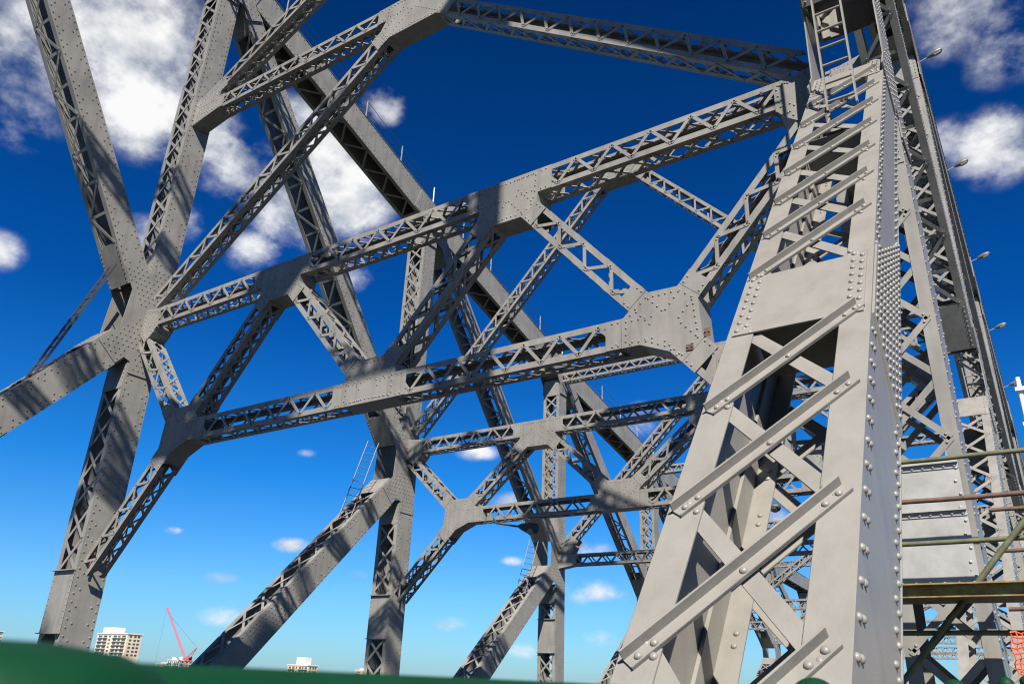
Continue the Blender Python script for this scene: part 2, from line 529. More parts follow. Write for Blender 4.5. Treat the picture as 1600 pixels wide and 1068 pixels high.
def gusset(name, parent, C, ends, e1, e2, nrm, half, th=0.022, rv=0.02, closed=False, grid=0.0, mat=None, det=0, sides=(1, -1), notch=0.5, tail=0.0):
    """plates on both faces of a joint: ends = [(far point, half depth, reach)]"""
    mat = mat or STEEL
    C = V(C)
    pts = []
    segs = []
    for (E, hd, g) in ends:
        d = V(E) - C
        x, y = d.dot(e1), d.dot(e2)
        l = math.hypot(x, y)
        x, y = x / l, y / l
        for sg in (1, -1):
            pts.append((x * g - y * hd * sg, y * g + x * hd * sg))
        segs.append((x, y, hd, g))
    segs.sort(key=lambda q: math.atan2(q[1], q[0]))
    hp = []
    for i, (x, y, hd, g) in enumerate(segs):
        x2, y2, hd2, g2 = segs[(i + 1) % len(segs)]
        hp.append((x * g + y * hd, y * g - x * hd))
        l1 = (x * g - y * hd, y * g + x * hd)
        r2 = (x2 * g2 + y2 * hd2, y2 * g2 - x2 * hd2)
        hp.append(l1)
        cr_ = x * y2 - y * x2
        ang = math.atan2(cr_, x * x2 + y * y2) % (2 * math.pi)
        if 0.15 < ang < 2.8:
            # where the facing edges of the two members meet, filled out a little
            ox, oy = -y * hd, x * hd
            px, py = y2 * hd2, -x2 * hd2
            t = ((px - ox) * y2 - (py - oy) * x2) / cr_
            X = (ox + x * t, oy + y * t)
            if 0 < t < g and math.hypot(*X) < min(g, g2) * 1.05:
                w_ = notch if ang < 2.2 else 0.5
                c1 = (l1[0] + (X[0] - l1[0]) * w_, l1[1] + (X[1] - l1[1]) * w_)
                c2 = (r2[0] + (X[0] - r2[0]) * w_, r2[1] + (X[1] - r2[1]) * w_)
                hp += [c1, c2]
    mb = MB()
    W3 = lambda p, h: C + e1 * p[0] + e2 * p[1] + nrm * h
    if closed:
        mb.poly_plate([W3(p, -half) for p in hp], nrm, 2 * half)
    else:
        for sg in (1, -1):
            mb.poly_plate([W3(p, sg * half) for p in hp], nrm * sg, th)
    h0 = half + (0 if closed else th)
    if tail:
        for (x, y, hd, g) in segs:
            if g < 0.5:
                continue
            for sg in (1, -1):
                ps = [(x * t - y * (hd - 0.004) * e, y * t + x * (hd - 0.004) * e) for t, e in ((g + 0.008, 1), (g + tail, 1), (g + tail, -1), (g + 0.008, -1))]
                mb.poly_plate([W3(p, sg * (half - 0.009)) for p in ps], nrm * sg, 0.012)
                if rv and sg in sides:
                    for e in (1, -1):
                        for j in range(int(tail / 0.11)):
                            t = g + 0.06 + j * 0.11
                            mb.rivet(W3((x * t - y * (hd - 0.06) * e, y * t + x * (hd - 0.06) * e), sg * (half + 0.003)), nrm * sg, rv, det)
    cx = sum(p[0] for p in hp) / len(hp)
    cy = sum(p[1] for p in hp) / len(hp)
    if rv:
        for sg in sides:
            if grid:
                xs = [p[0] for p in hp]
                ys = [p[1] for p in hp]
                def inside(x, y):
                    for (sx, sy, hd, g) in segs:
                        al, ac = x * sx + y * sy, -x * sy + y * sx
                        if 0 < al < g - 0.06 and abs(ac) < hd - 0.05:
                            return True
                    return False
                ny = int((max(ys) - min(ys)) / grid)
                nx = int((max(xs) - min(xs)) / grid)
                for j in range(ny + 1):
                    for i in range(nx + 1):
                        x = min(xs) + (i + 0.5 * (j % 2)) * grid
                        y = min(ys) + j * grid
                        if math.hypot(x, y) < 0.5 and noise.noise(V((x * 1.3, y * 1.3, C.y))) > 0:
                            continue
                        if inside(x, y):
                            mb.rivet(W3((x, y), sg * h0), nrm * sg, rv, det)
            else:
                for i in range(len(hp)):
                    (ax, ay), (bx, by) = hp[i], hp[(i + 1) % len(hp)]
                    l = math.hypot(bx - ax, by - ay)
                    k = int(l / 0.12)
                    for j in range(k):
                        t = (j + 0.5) / k
                        x, y = ax + (bx - ax) * t, ay + (by - ay) * t
                        dd = math.hypot(cx - x, cy - y)
                        x, y = x + (cx - x) / dd * 0.09, y + (cy - y) / dd * 0.09
                        mb.rivet(W3((x, y), sg * h0), nrm * sg, rv, det)
                for (x, y, hd, g) in segs:
                    k = int((g - 0.2) / 0.12)
                    for j in range(k):
                        t = 0.22 + j * 0.12
                        for s2 in (1, -1):
                            mb.rivet(W3((x * t - y * (hd - 0.08) * s2, y * t + x * (hd - 0.08) * s2), sg * h0), nrm * sg, rv, det)
    return mb.build(name, mat, parent)

# ------------------------------------------------------------------ bridge geometry
PL = 11.756
WB = 20.0
YF = lambda i: i * PL
T = {-1: 35.0, 0: 30.3, 1: 25.1, 2: 21.0, 3: 17.6, 4: 15.0, 5: 13.2, 6: 12.0, 7: 11.4, 8: 11.2}
N = {-1: 15.5, 0: 13.5, 1: 10.9, 2: 9.2, 3: 7.4, 4: 6.1, 5: 5.2, 6: 4.6, 7: 4.3, 8: 4.2}
BZ = -3.2
X1, Y1, Z1 = V((1, 0, 0)), V((0, 1, 0)), V((0, 0, 1))

def truss(x, label, near):
    root = thing('bridge_truss', label, 'bridge truss', (x, 0, BZ))
    p = lambda i, z: V((x, YF(i), z))
    rs = (1,) 
    ga_n = 1.25
    for i in range(-1, 9):
        far = i >= 5 or i < 0
        rvr = 0 if i >= 6 else (0.028 if not near else 0.021)
        kw = dict(rivside=rs, rv=rvr, rp=0.2 if i < 3 else 0.3, det=1 if (near and 0 < i <= 2) else 0)
        # posts: lower and upper half
        plated('post', root, p(i, BZ), p(i, N[i]), 0.8, 1.0, ga=0.3, gb=ga_n, top='X', bot='X', pitch=0.8, jig=0.004, **kw)
        plated('post', root, p(i, N[i]), p(i, T[i]), 0.72, 1.0, ga=ga_n, gb=0.7, top='X', bot='X', pitch=0.75, jig=0.008, **kw)
        # K diagonals back to the posts before
        if i >= 0:
            if not (near and i == 1):
                plated('diagonal', root, p(i - 1, BZ), p(i, N[i]), 0.8, 1.0, ga=0.5, gb=ga_n - 0.1, top='X', bot='V', pitch=0.9, jig=0.0, **kw)
            plated('diagonal', root, p(i, N[i]), p(i - 1, T[i - 1]), 0.68, 1.0, ga=ga_n, gb=1.1, top='V', bot='B', pitch=0.95, jig=0.002, tie=1.2, **kw)
            plated('chord', root, p(i - 1, T[i - 1]), p(i, T[i]), 1.15, 1.06, ga=0.02, gb=0.02, top='S', bot='V', pitch=0.7, rows=2, **kw)
            ends = [(p(i, BZ), 0.38, 1.7), (p(i, T[i]), 0.34, 1.7), (p(i - 1, BZ), 0.38, 1.7), (p(i - 1, T[i - 1]), 0.33, 1.8)]
            gusset('gusset_plate', root, p(i, N[i]), ends, Y1, Z1, X1, 0.503, 0.02, rv=rvr * 0.95, grid=0.15 if i < 4 else 0.3, sides=rs, det=1 if (near and i <= 2) else 0)
            ends = [(p(i, BZ), 0.36, 1.5), (p(i - 1, T[i - 1]), 0.55, 1.2)]
            if i < 8:
                ends += [(p(i + 1, T[i + 1]), 0.55, 1.2), (p(i + 1, N[i + 1]), 0.33, 1.9)]
            gusset('gusset_plate', root, p(i, T[i]), ends, Y1, Z1, X1, 0.534, 0.02, rv=rvr * 0.95, grid=0.17 if i < 4 else 0.3, sides=rs)
        if i in (1, 2, 3) and not near:
            mb = MB()
            zk = {1: 3.3, 2: 3.9, 3: 4.0}[i]
            y0 = YF(i) - 0.4 - 0.031
            mb.cuboid(x - 0.488, x + 0.488, y0 - 0.012, y0, zk - 1.0, zk + 0.55)
            for z in (zk - 1.0, zk + 0.52):
                mb.cuboid(x - 0.50, x + 0.50, y0 - 0.10, y0 - 0.0125, z, z + 0.025)
            for k in range(10):
                for sx in (1, -1):
                    mb.rivet((x + sx * 0.43, y0 - 0.012, zk - 0.9 + k * 0.15), -Y1, 0.026)
            mb.build('tie_plate', STEEL, root)
            a = (p(i, N[i]) - p(i - 1, BZ)).normalized()
            c = p(i - 1, BZ) + a * {1: 12.5, 2: 8.6, 3: 8.0}[i]
            vv = V((0, -a.z, a.y))
            mb = MB()
            q = X1 * 0.5005
            mb.poly_plate([c + q - a * 0.8 - vv * 0.39, c + q + a * 0.8 - vv * 0.39, c + q + a * 0.8 + vv * 0.39, c + q - a * 0.8 + vv * 0.39], X1, 0.014)
            for j in range(6):
                for k in range(11):
                    mb.rivet(c + X1 * 0.5145 + a * (-0.72 + 0.14 * k + 0.07 * (j % 2)) + vv * (-0.32 + 0.128 * j), X1, 0.027)
            mb.build('splice_plate', STEEL, root)
    return root

far_truss = truss(-WB, 'far bridge truss on the left, its top girder sloping down towards the right', False)
near_truss = truss(0.0, 'near bridge truss on the right, with the big close laced diagonal', True)

# ---- the big close diagonal of the near truss, built bar by bar
def near_diagonal():
    A = V((0, YF(0), 0))
    m = 1.235
    a = V((0, 1, m)).normalized()
    n = V((0, -m, 1)).normalized()
    top0 = V((0, PL, 11.37))          # a point on the laced upper face
    depth = 1.27 / math.hypot(1, m)
    s0, s1 = -16.2, -1.15
    O = lambda t, xx=0.0, d=0.0: top0 + a * t + X1 * xx + n * d
    mb = MB()
    tp, fl = 0.032, 0.19
    for sg in (1, -1):
        c = V((sg * (0.5 - tp / 2), 0, 0)) - n * (depth / 2 + 0.02)
        mb.box(O(s0) + c, O(s1) + c, X1 * (tp / 2), n * (depth / 2 - 0.002))
        for d in (-0.009, -depth - 0.031):
            cf = V((sg * (0.5 - fl / 2), 0, 0)) + n * d
            mb.box(O(s0) + cf, O(s1) + cf, X1 * (fl / 2 + 0.006), n * 0.0095)
        for d in (-0.02 - 0.095, -depth - 0.02 + 0.095):
            ca = V((sg * (0.5 - tp - 0.013), 0, 0)) + n * d
            mb.box(O(s0) + ca, O(s1) + ca, X1 * 0.0125, n * 0.092)
    # rivets along the outer plate: zigzag pairs on both edges
    t = s0 + 0.1
    k = 0
    while t < s1:
        for (d, q) in ((-0.075, 0.0), (-0.135, 0.045)):
            mb.rivet(O(t + q, 0.5, d), X1, 0.0215, 2)
            mb.rivet(O(t + q + 0.05, 0.5, -depth - 0.04 - d), X1, 0.0215, 2)
        t += 0.21
        k += 1
    o = mb.build('diagonal', NEAR, near_truss)
    bv = o.modifiers.new('bevel', 'BEVEL')
    bv.width = 0.004
    bv.segments = 1
    bv.limit_method = 'ANGLE'
    bv.angle_limit = R(60)
    # lacing: angle bars in front, flat bars behind them
    lb = MB()
    def front(t):
        pa, pb = O(t, -0.42, 0.008), O(t + 1.06, 0.42, 0.008)
        d = (pb - pa).normalized()
        s = d.cross(n)                      # points towards the lower right
        if s.dot(a) > 0:
            s = -s
        lb.box(pa - d * 0.03, pb + d * 0.03, s * 0.041, n * 0.0065)
        q = -s * 0.036 + n * 0.033
        lb.box(pa - d * 0.03 + q, pb + d * 0.03 + q, s * 0.006, n * 0.026)
        q = s * 0.038 + n * 0.010
        lb.box(pa - d * 0.03 + q, pb + d * 0.03 + q, s * 0.004, n * 0.0055)
        for e in (0.03, 0.125, 0.5 * (pb - pa).length, (pb - pa).length - 0.125, (pb - pa).length - 0.03):
            lb.rivet(pa + d * e + n * 0.0065 + s * 0.006, n, 0.021, 2)
    def back(t):
        pa, pb = O(t, 0.40, -0.027), O(t + 1.06, -0.40, -0.027)
        d = (pb - pa).normalized()
        lb.box(pa - d * 0.04, pb + d * 0.04, d.cross(n) * 0.052, n * 0.0065)
        for xx, tt in ((0.385, t + 0.0), (0.33, t + 0.075), (-0.385, t + 1.05), (-0.33, t + 0.98)):
            lb.rivet(O(tt, xx, 0.001), n, 0.021, 2)
    starts = [-15.3, -14.35, -13.4, -12.43, -11.42, -10.44, -8.46, -7.56, -6.68, -5.76, -4.79, -3.85, -2.9]
    for t in starts:
        front(t)
        if t < -2.9 and abs(t + 10.44) > 0.1:
            back(t + 0.02)
    back(-10.40)
    # under face: flat bars and their angles seen through the lacing
    for t in starts:
        pa, pb = O(t + 0.3, -0.42, -depth - 0.047), O(t + 1.36, 0.42, -depth - 0.047)
        lb.bar(pa, pb, n, 0.1, 0.012)
        pa, pb = O(t + 0.3, 0.42, -depth - 0.062), O(t + 1.36, -0.42, -depth - 0.062)
        lb.bar(pa, pb, n, 0.1, 0.012)
        for sg in (1, -1):
            for q in (0.0, 0.09):
                lb.rivet(O(t + 0.33 + q, sg * 0.36, -depth - 0.0215), n, 0.02, 1)
                lb.rivet(O(t + 0.83 + q, sg * 0.36, -depth - 0.0215), n, 0.02, 1)
    lb.build('lacing', NEAR, o)
    # tie plates with their rivets
    for (t0, t1) in ((-9.45, -8.45), (-2.15, -1.35)):
        tb = MB()
        tb.box(O(t0, 0, 0.0075), O(t1, 0, 0.0075), X1 * 0.462, n * 0.006)
        k = 8
        for i in range(k):
            for sg in (1, -1):
                tt = t0 + 0.06 + (t1 - t0 - 0.12) * i / (k - 1)
                tb.rivet(O(tt, sg * 0.43, 0.0135), n, 0.021, 2)
                tb.rivet(O(tt + 0.055, sg * 0.365, 0.0135), n, 0.021, 2)
        tb.build('tie_plate', NEAR, o)
    # inner cross walls of the box
    for t in (-15.0, -8.9, -4.2):
        db = MB()
        db.box(O(t, 0, -0.12), O(t, 0, -depth + 0.1), X1 * 0.452, a * 0.006)
        db.build('diaphragm', NEAR, o)
    # side splice plate with a dense field of rivets near the middle
    sp = MB()
    pts = [O(-9.8, 0.5005, -depth - 0.03), O(-6.5, 0.5005, -depth - 0.03), O(-8.2, 0.5005, -0.05), O(-9.4, 0.5005, -0.05)]
    sp.poly_plate(pts, X1, 0.016)
    for j in range(8):
        f = (j + 0.5) / 8
        d = -0.06 - f * (depth - 0.06)
        lo, hi = -9.4 - 0.4 * f, -8.2 + 1.7 * f
        t = lo + 0.07 + (0.055 if j % 2 else 0)
        while t < hi - 0.05:
            sp.rivet(O(t, 0.5165, d), X1, 0.0215, 2)
            t += 0.11
    sp.build('splice_plate', NEAR, o)
    return o
near_diagonal()['label'] = 'big close laced diagonal with large domed rivets'

# ---- the ribbed tie plate on the first near post
def post_tie():
    mb = MB()
    y = PL - 0.4 - 0.034
    mb.cuboid(-0.485, 0.43, y - 0.006, y + 0.006, 2.86, 4.34)
    for z in (4.30, 3.72):
        mb.cuboid(-0.485, 0.43, y - 0.06, y - 0.0065, z - 0.008, z + 0.008)
        mb.cuboid(-0.485, 0.43, y - 0.018, y - 0.0065, z - 0.07, z - 0.0085)
        for i in range(8):
            mb.rivet((-0.44 + i * 0.118, y - 0.018, z - 0.04), -Y1, 0.02, 1)
    for i in range(9):
        mb.rivet((0.37 + (0.0 if i % 2 else 0.03), y - 0.006, 2.95 + i * 0.16), -Y1, 0.02, 1)
        mb.rivet((-0.43, y - 0.006, 2.95 + i * 0.16), -Y1, 0.02, 1)
    mb.build('tie_plate', GREY, near_truss)
post_tie()

# ------------------------------------------------------------------ cross frames
def frame(i, label, levels, detail=0):
    y = YF(i)
    far = i >= 4
    root = thing('cross_frame', label, 'cross frame', (-WB / 2, y, BZ), 'cross frames between the two trusses')
    P = lambda x, z: V((x, y, z))
    rv = 0 if far else 0.018
    nodes = []
    def st(nm, a, b, **kw):
        kw.setdefault('ga', 0.8)
        kw.setdefault('gb', 0.8)
        strut(nm, root, P(*a), P(*b), far=far, rv=rv, det=1 if i == 1 else 0, **kw)
    def gs(c, ends, closed=True, tail=0.3):
        gusset('gusset_plate', root, P(*c), [(P(*e), hd, g) for e, hd, g in ends], X1, Z1, Y1, 0.262, rv=rv * 1.15, closed=closed, det=1 if i == 1 else 0, sides=(-1,), notch=0.12, tail=tail)
    levels(st, gs)
    return root

H = 0.275
def frame_portal(zt, zb, zk, ex, top_fn):
    """portal with a zigzag web; ex = x of the seven web nodes"""
    def fn(st, gs):
        t0, b1, t2, b3, t4, b5, t6 = ex
        L, Rr = (t0, zt), (t6, zt)
        T2, T4 = (t2, zt), (t4, zt)
        B1, B3, B5 = (b1, zb), (b3, zb), (b5, zb)
        st('strut', L, T2, ga=0.55, gb=0.7)
        st('strut', T2, T4, ga=0.7, gb=0.7)
        st('strut', T4, Rr, ga=0.7, gb=0.55)
        st('strut', B1, B3, ga=0.75, gb=0.7)
        st('strut', B3, B5, ga=0.7, gb=0.75)
        for a, b in ((L, B1), (B1, T2), (T2, B3), (B3, T4), (T4, B5), (B5, Rr)):
            st('diagonal_brace', a, b, hv=0.46, wu=0.48, ga=0.75, gb=0.75)
        KL, KR = (-WB + 0.4, zk), (-0.4, zk)
        st('knee_brace', B1, KL, hv=0.5, wu=0.48, ga=0.9, gb=0.2)
        st('knee_brace', B5, KR, hv=0.5, wu=0.48, ga=0.9, gb=0.2)
        q = 0.23
        gs(T2, [(L, H, 0.74), (T4, H, 0.74), (B1, q, 0.84), (B3, q, 0.84)])
        gs(T4, [(T2, H, 0.74), (Rr, H, 0.74), (B3, q, 0.84), (B5, q, 0.84)])
        gs(B3, [(B1, H, 0.74), (B5, H, 0.74), (T2, q, 0.84), (T4, q, 0.84)])
        gs(B1, [(KL, H, 0.75), (B3, H, 0.8), (L, q, 0.72), (T2, q, 0.75)])
        gs(B5, [(KR, H, 0.72), (B3, H, 0.78), (Rr, q, 0.7), (T4, q, 0.72)])
        for (a, b, c) in ((L, T2, B1), (Rr, T4, B5)):
            sgn = 1 if a[0] < -10 else -1
            gs((a[0] + 0.45 * sgn, a[1] - 0.05), [(b, H + 0.02, 0.7), (c, q, 0.7), ((a[0] - 5 * sgn, a[1]), 0.4, 0.05)], tail=0)
        top_fn(st, gs, L, Rr)
    return fn

def upper_k(zm, ztop=None, zc=None):
    def fn(st, gs, L, Rr):
        Pm = (-WB / 2, zm)
        ML, MR = (-WB + 0.1, zm + 0.35), (-0.1, zm + 0.35)
        q = 0.23
        st('strut', ML, Pm, hv=0.5, wu=0.48, ga=0.5, gb=0.9)
        st('strut', Pm, MR, hv=0.5, wu=0.48, ga=0.9, gb=0.5)
        st('diagonal_brace', L, Pm, hv=0.5, wu=0.48, ga=0.9, gb=0.8)
        st('diagonal_brace', Pm, Rr, hv=0.5, wu=0.48, ga=0.8, gb=0.9)
        gs(Pm, [(ML, 0.25, 1.0), (MR, 0.25, 1.0), (L, 0.25, 1.3), (Rr, 0.25, 1.3)])
        ends = [(Pm, 0.25, 1.2), ((-WB - 4, zm + 0.35), 0.5, 0.05)]
        if ztop:
            PT = (-WB / 2, zc)
            st('diagonal_brace', ML, PT, hv=0.46, wu=0.48, ga=0.9, gb=0.8)
            st('diagonal_brace', PT, MR, hv=0.46, wu=0.48, ga=0.8, gb=0.9)
            st('strut', (-WB + 0.1, ztop), (-0.1, ztop), hv=0.5, wu=0.48, ga=0.5, gb=0.5)
            ends.append((PT, 0.23, 1.3))
        for (m, sgn) in ((ML, 1), (MR, -1)):
            e2 = [((m[0] + (e[0][0] - ML[0]) * sgn, e[0][1]), e[1], e[2]) for e in ends]
            gs((m[0] + 0.4 * sgn, m[1]), e2)
    return fn

EX1 = (-19.9, -16.64, -13.55, -10.05, -6.68, -3.4, -0.1)
EX2 = (-19.9, -16.70, -13.37, -10.2, -6.70, -3.35, -0.1)
frame(-1, 'unseen cross frame behind the photographer, added for shadows at the taller end of the trusses', frame_portal(14.5, 9.0, 4.3, EX1, upper_k(23.0, 33.0, 32.0)))  # out of view, added only to throw shadows onto the trusses ahead
frame(0, 'nearest cross frame overhead, level with the photographer', frame_portal(13.0, 8.3, 4.3, EX1, upper_k(20.5, 28.5, 27.5)))
frame(1, 'closest cross frame, its two long struts rising from the first left node rightwards',
      frame_portal(10.85, 7.1, 3.7, EX1, upper_k(18.0, 24.0, 23.3)))
frame(2, 'second cross frame whose struts run from the middle left node to behind the near diagonal',
      frame_portal(10.05, 7.15, 4.2, EX2, upper_k(20.45)))

def rusty_plates():
    root = [o for o in COL.objects if o.name == 'cross_frame.002'][0]
    for (px, pz, w, h) in ((-2.68, 6.80, 0.05, 0.07), (-2.98, 6.60, 0.06, 0.05)):
        mb = MB()
        y = YF(1) - 0.262
        mb.cuboid(px - w, px + w, y - 0.018, y - 0.006, pz - h, pz + h)
        for sx in (1, -1):
            mb.rivet((px + sx * w * 0.6, y - 0.018, pz), -Y1, 0.02, 1)
        o = mb.build('batten_plate', RUST, root)
        o['label'] = 'rusty batten plate'
rusty_plates()

def frame_simple(zt, zm):
    def fn(st, gs):
        L, Rr, Pm = (-WB + 0.1, zt), (-0.1, zt), (-WB / 2, zm)
        st('strut', L, Rr, ga=0.5, gb=0.5)
        st('strut', (-WB + 0.1, zm), Pm, hv=0.5, wu=0.48, ga=0.5, gb=0.9)
        st('strut', Pm, (-0.1, zm), hv=0.5, wu=0.48, ga=0.9, gb=0.5)
        st('diagonal_brace', L, Pm, hv=0.46, wu=0.48, ga=0.9, gb=0.9)
        st('diagonal_brace', Pm, Rr, hv=0.46, wu=0.48, ga=0.9, gb=0.9)
        gs(Pm, [((-WB, zm), 0.25, 1.0), ((0, zm), 0.25, 1.0), (L, 0.23, 1.2), (Rr, 0.23, 1.2)])
        for (m, s) in ((L, 1), (Rr, -1)):
            gs((m[0] + 0.4 * s, zt), [((-10, zt), H, 0.74), (Pm, 0.23, 1.1), ((m[0] - 4 * s, zt), 0.4, 0.05)])
    return fn
frame(3, 'third cross frame, a single laced strut and an inverted V low behind the near diagonal', frame_simple(7.3, 17.0))
frame(4, 'fourth cross frame, small and far, seen through the lacing of the near diagonal', frame_simple(6.2, 14.6))
frame(5, 'fifth cross frame far off between the trusses, behind the near diagonal', frame_simple(6.0, 12.9))
frame(6, 'sixth cross frame far off, a thin strut low between the trusses', frame_simple(5.8, 11.8))
frame(7, 'seventh and farthest but one cross frame low between the trusses', frame_simple(5.7, 11.2))
frame(8, 'farthest cross frame at the end of the trusses', frame_simple(5.7, 11.0))

# ------------------------------------------------------------------ handrails and lamps on the top girders
def chord_rail(x, label, i0, i1):
    root = thing('girder_handrail', label, 'handrail', (x, YF(i0), T[i0]), 'handrails along the sloping top girders')
    wires = {0.5: [], 0.95: []}
    for i in range(i0, i1):
        nseg = 5
        for k in range(nseg):
            y = YF(i) + PL * k / nseg
            z = T[i] + (T[i + 1] - T[i]) * k / nseg + 0.62
            mb = MB()
            mb.box((x, y, z), (x, y, z + 1.0), (0.017, 0, 0), (0, 0.017, 0))
            mb.build('stanchion', WHITE if k == 0 else GREY, root)
            for h in wires:
                wires[h].append((x, y, z + h))
    for h, pts in wires.items():
        mb = MB()
        mb.tube(pts, 0.012, 5)
        mb.build('wire', DARK, root)
chord_rail(-WB + 0.42, 'thin wire handrail with white stanchions along the top of the far truss girder', 1, 6)
chord_rail(0.3, 'thin wire handrail along the top of the near truss girder at the right edge', 1, 6)

def chord_lamp(y, n):
    i = int(y / PL)
    z = T[i] + (T[i + 1] - T[i]) * (y - YF(i)) / PL + 0.45
    root = thing('girder_lamp', LAMP_LABELS[n], 'lamp', (0.53, y, z), 'small lamps along the near top girder')
    mb = MB()
    mb.tube([(0.53, y, z), (0.66, y, z + 0.03), (0.84, y, z + 0.09)], 0.016, 6)
    mb.build('arm', GREY, root)
    hb = MB()
    hb.tube([(0.78, y, z + 0.07), (0.86, y, z + 0.10), (1.02, y, z + 0.15), (1.2, y, z + 0.20), (1.26, y, z + 0.21)], [0.03, 0.075, 0.10, 0.085, 0.03], 12)
    h = hb.build('lamp_head', DARKGREY, root)
    lb = MB()
    lb.tube([(1.0, y, z + 0.085), (1.2, y, z + 0.14)], [0.075, 0.06], 10)
    lb.build('lens', LENS, h)
LAMP_LABELS = ['highest of the small lamps along the near top girder, below the upper right cloud',
               'second small lamp down the near top girder, left of the bright right hand cloud',
               'third small lamp down the near top girder against plain blue sky',
               'fourth small lamp down the near top girder, above the white mast',
               'fifth small lamp down the near top girder, just left of the white mast',
               'lowest small lamp on the near top girder at the right edge']
for n, y in enumerate((24.6, 29.4, 34.4, 39.4, 44.4, 52.0)):
    chord_lamp(y, n)

# ------------------------------------------------------------------ hanging road lamps
def road_lamp(x, y, z, label, zup):
    root = thing('road_lamp', label, 'street lamp', (x, y, z), 'street lamps hung under the cross frames')
    mb = MB()
    mb.tube([(x - 1.6, y + 0.1, zup), (x - 1.4, y, z + 0.28), (x - 0.6, y, z + 0.12), (x - 0.3, y, z + 0.08)], 0.035, 8)
    mb.build('arm', DARK, root)
    hb = MB()
    hb.tube([(x - 0.45, y, z + 0.10), (x - 0.3, y, z + 0.08), (x, y, z), (x + 0.28, y, z - 0.03), (x + 0.36, y, z - 0.03)], [0.05, 0.12, 0.19, 0.17, 0.06], 12)
    h = hb.build('lamp_head', DARK, root)
    lb = MB()
    lb.sphere((x + 0.1, y, z - 0.1), 0.19, 14, 8, 0.75)
    lb.build('lens', LENS, h)
road_lamp(-8.64, 3 * PL - 0.5, 9.0, 'dark street lamp seen through the lacing of the near diagonal', 9.9)
road_lamp(-13.5, 2 * PL - 0.4, 6.45, 'dark street lamp hung under the second cross frame beside the third left post', 6.95)
road_lamp(-12.6, 4 * PL - 0.5, 8.2, 'farther dark street lamp low behind the near diagonal', 9.0)

# ------------------------------------------------------------------ ladders
def ladder(A, B, w, side, label, mat=None, pitch=0.3, r=0.016, cage=None):
    A, B, side = V(A), V(B), V(side).normalized()
    root = thing('ladder', label, 'ladder', A, 'ladders fixed to the trusses')
    a = (B - A).normalized()
    for sg in (1, -1):
        mb = MB()
        nrm = a.cross(side)
        mb.box(A + side * (sg * w / 2), B + side * (sg * w / 2), side * 0.012, nrm * 0.032)
        mb.build('rail', mat or STEEL, root)
    n = int((B - A).length / pitch)
    for i in range(n):
        mb = MB()
        c = A + a * (pitch * (i + 0.5))
        mb.tube([c - side * (w / 2), c + side * (w / 2)], r, 6)
        mb.build('rung', mat or STEEL, root)
    return root
ladder((-19.75, 8.95, 8.0), (-19.75, 10.35, 12.2), 0.36, (1, 0, 0), 'narrow ladder, coloured dark for shade, rising from the left edge diagonal to the first left node', DARK)  # dark material puts the shade on this ladder into its colour
ladder((-19.8, 20.55, 6.7), (-19.8, 21.62, 9.9), 0.42, (0.8, 0.55, -0.18), 'ladder standing on the second left diagonal, up to the middle node', DARK)
ladder((-19.8, 32.2, 5.6), (-19.8, 33.2, 8.0), 0.42, (0.8, 0.55, -0.18), 'small distant ladder on the third left diagonal', DARK)
ladder((0.04, 9.5, 8.62), (0.05, 9.46, 13.3), 0.36, (1, 0, 0), 'pale ladder at the top of the near diagonal, under the upper right joint', NEAR, 0.3, 0.018)
ladder((0.36, 2 * PL - 0.62, 5.6), (0.25, 2 * PL - 0.75, 9.6), 0.36, (1, 0, 0), 'thin ladder on the second right post behind the first one')

# ------------------------------------------------------------------ pipe barriers by the first right post
def pipe(mb, p, q, r):
    n = 10
    mb.tube([V(p).lerp(V(q), i / n) + V((0, 0, random.uniform(-0.004, 0.004))) for i in range(n + 1)], r, 10)
def barrier():
    root = thing('pipe_barrier', 'rusty pipe barrier with a slanting pipe in front of the first right post', 'barrier', (0.4, 10.6, 0))
    for z, mt in ((4.18, MOSS), (3.71, RUST), (3.235, MOSS), (2.28, MOSS)):
        mb = MB()
        pipe(mb, (-0.75, 10.6, z), (2.6, 10.6, z), 0.028)
        mb.build('rail', mt, root)
    mb = MB()
    pipe(mb, (-0.62, 10.53, 1.55), (1.62, 10.53, 4.1), 0.033)
    mb.build('brace_pipe', MOSS, root)
    mb = MB()
    pipe(mb, (2.5, 10.62, 0.02), (2.5, 10.62, 4.5), 0.032)
    mb.build('upright', RUST, root)
barrier()
def far_barrier():
    root = thing('pipe_barrier', 'second pipe barrier of two brown rails behind the first right post', 'barrier', (0.9, 13.2, 0))
    for z in (4.05, 3.5, 2.75):
        mb = MB()
        pipe(mb, (0.55, 13.2, z), (2.6, 13.2, z), 0.028)
        mb.build('rail', RUST, root)
    mb = MB()
    pipe(mb, (2.5, 13.23, 0.02), (2.5, 13.23, 4.3), 0.032)
    mb.build('upright', RUST, root)
far_barrier()
def ibeam():
    root = thing('work_platform', 'rusty yellow green steel edged work platform laid across in front of the first right post', 'platform', (0.4, 10.2, 2.5))
    mb = MB()
    mb.cuboid(-0.9, 2.6, 9.66, 9.82, 2.675, 2.69)
    mb.cuboid(-0.9, 2.6, 9.765, 9.775, 2.572, 2.675)
    mb.cuboid(-0.9, 2.6, 9.74, 9.82, 2.56, 2.572)
    for i in range(26):
        mb.rivet((-0.8 + i * 0.13, 9.69, 2.69), Z1, 0.014, 1)
    mb.build('edge_beam', BEAMM, root)
    for i in range(5):
        mb = MB()
        y = 9.835 + i * 0.2
        mb.cuboid(-0.9, 2.6, y, y + 0.19, 2.60, 2.64)
        mb.build('plank', RUST, root)
    for x in (2.3,):
        mb = MB()
        mb.cuboid(x, x + 0.1, 9.84, 9.94, 0.021, 2.599)
        mb.build('leg', BEAMM, root)
ibeam()
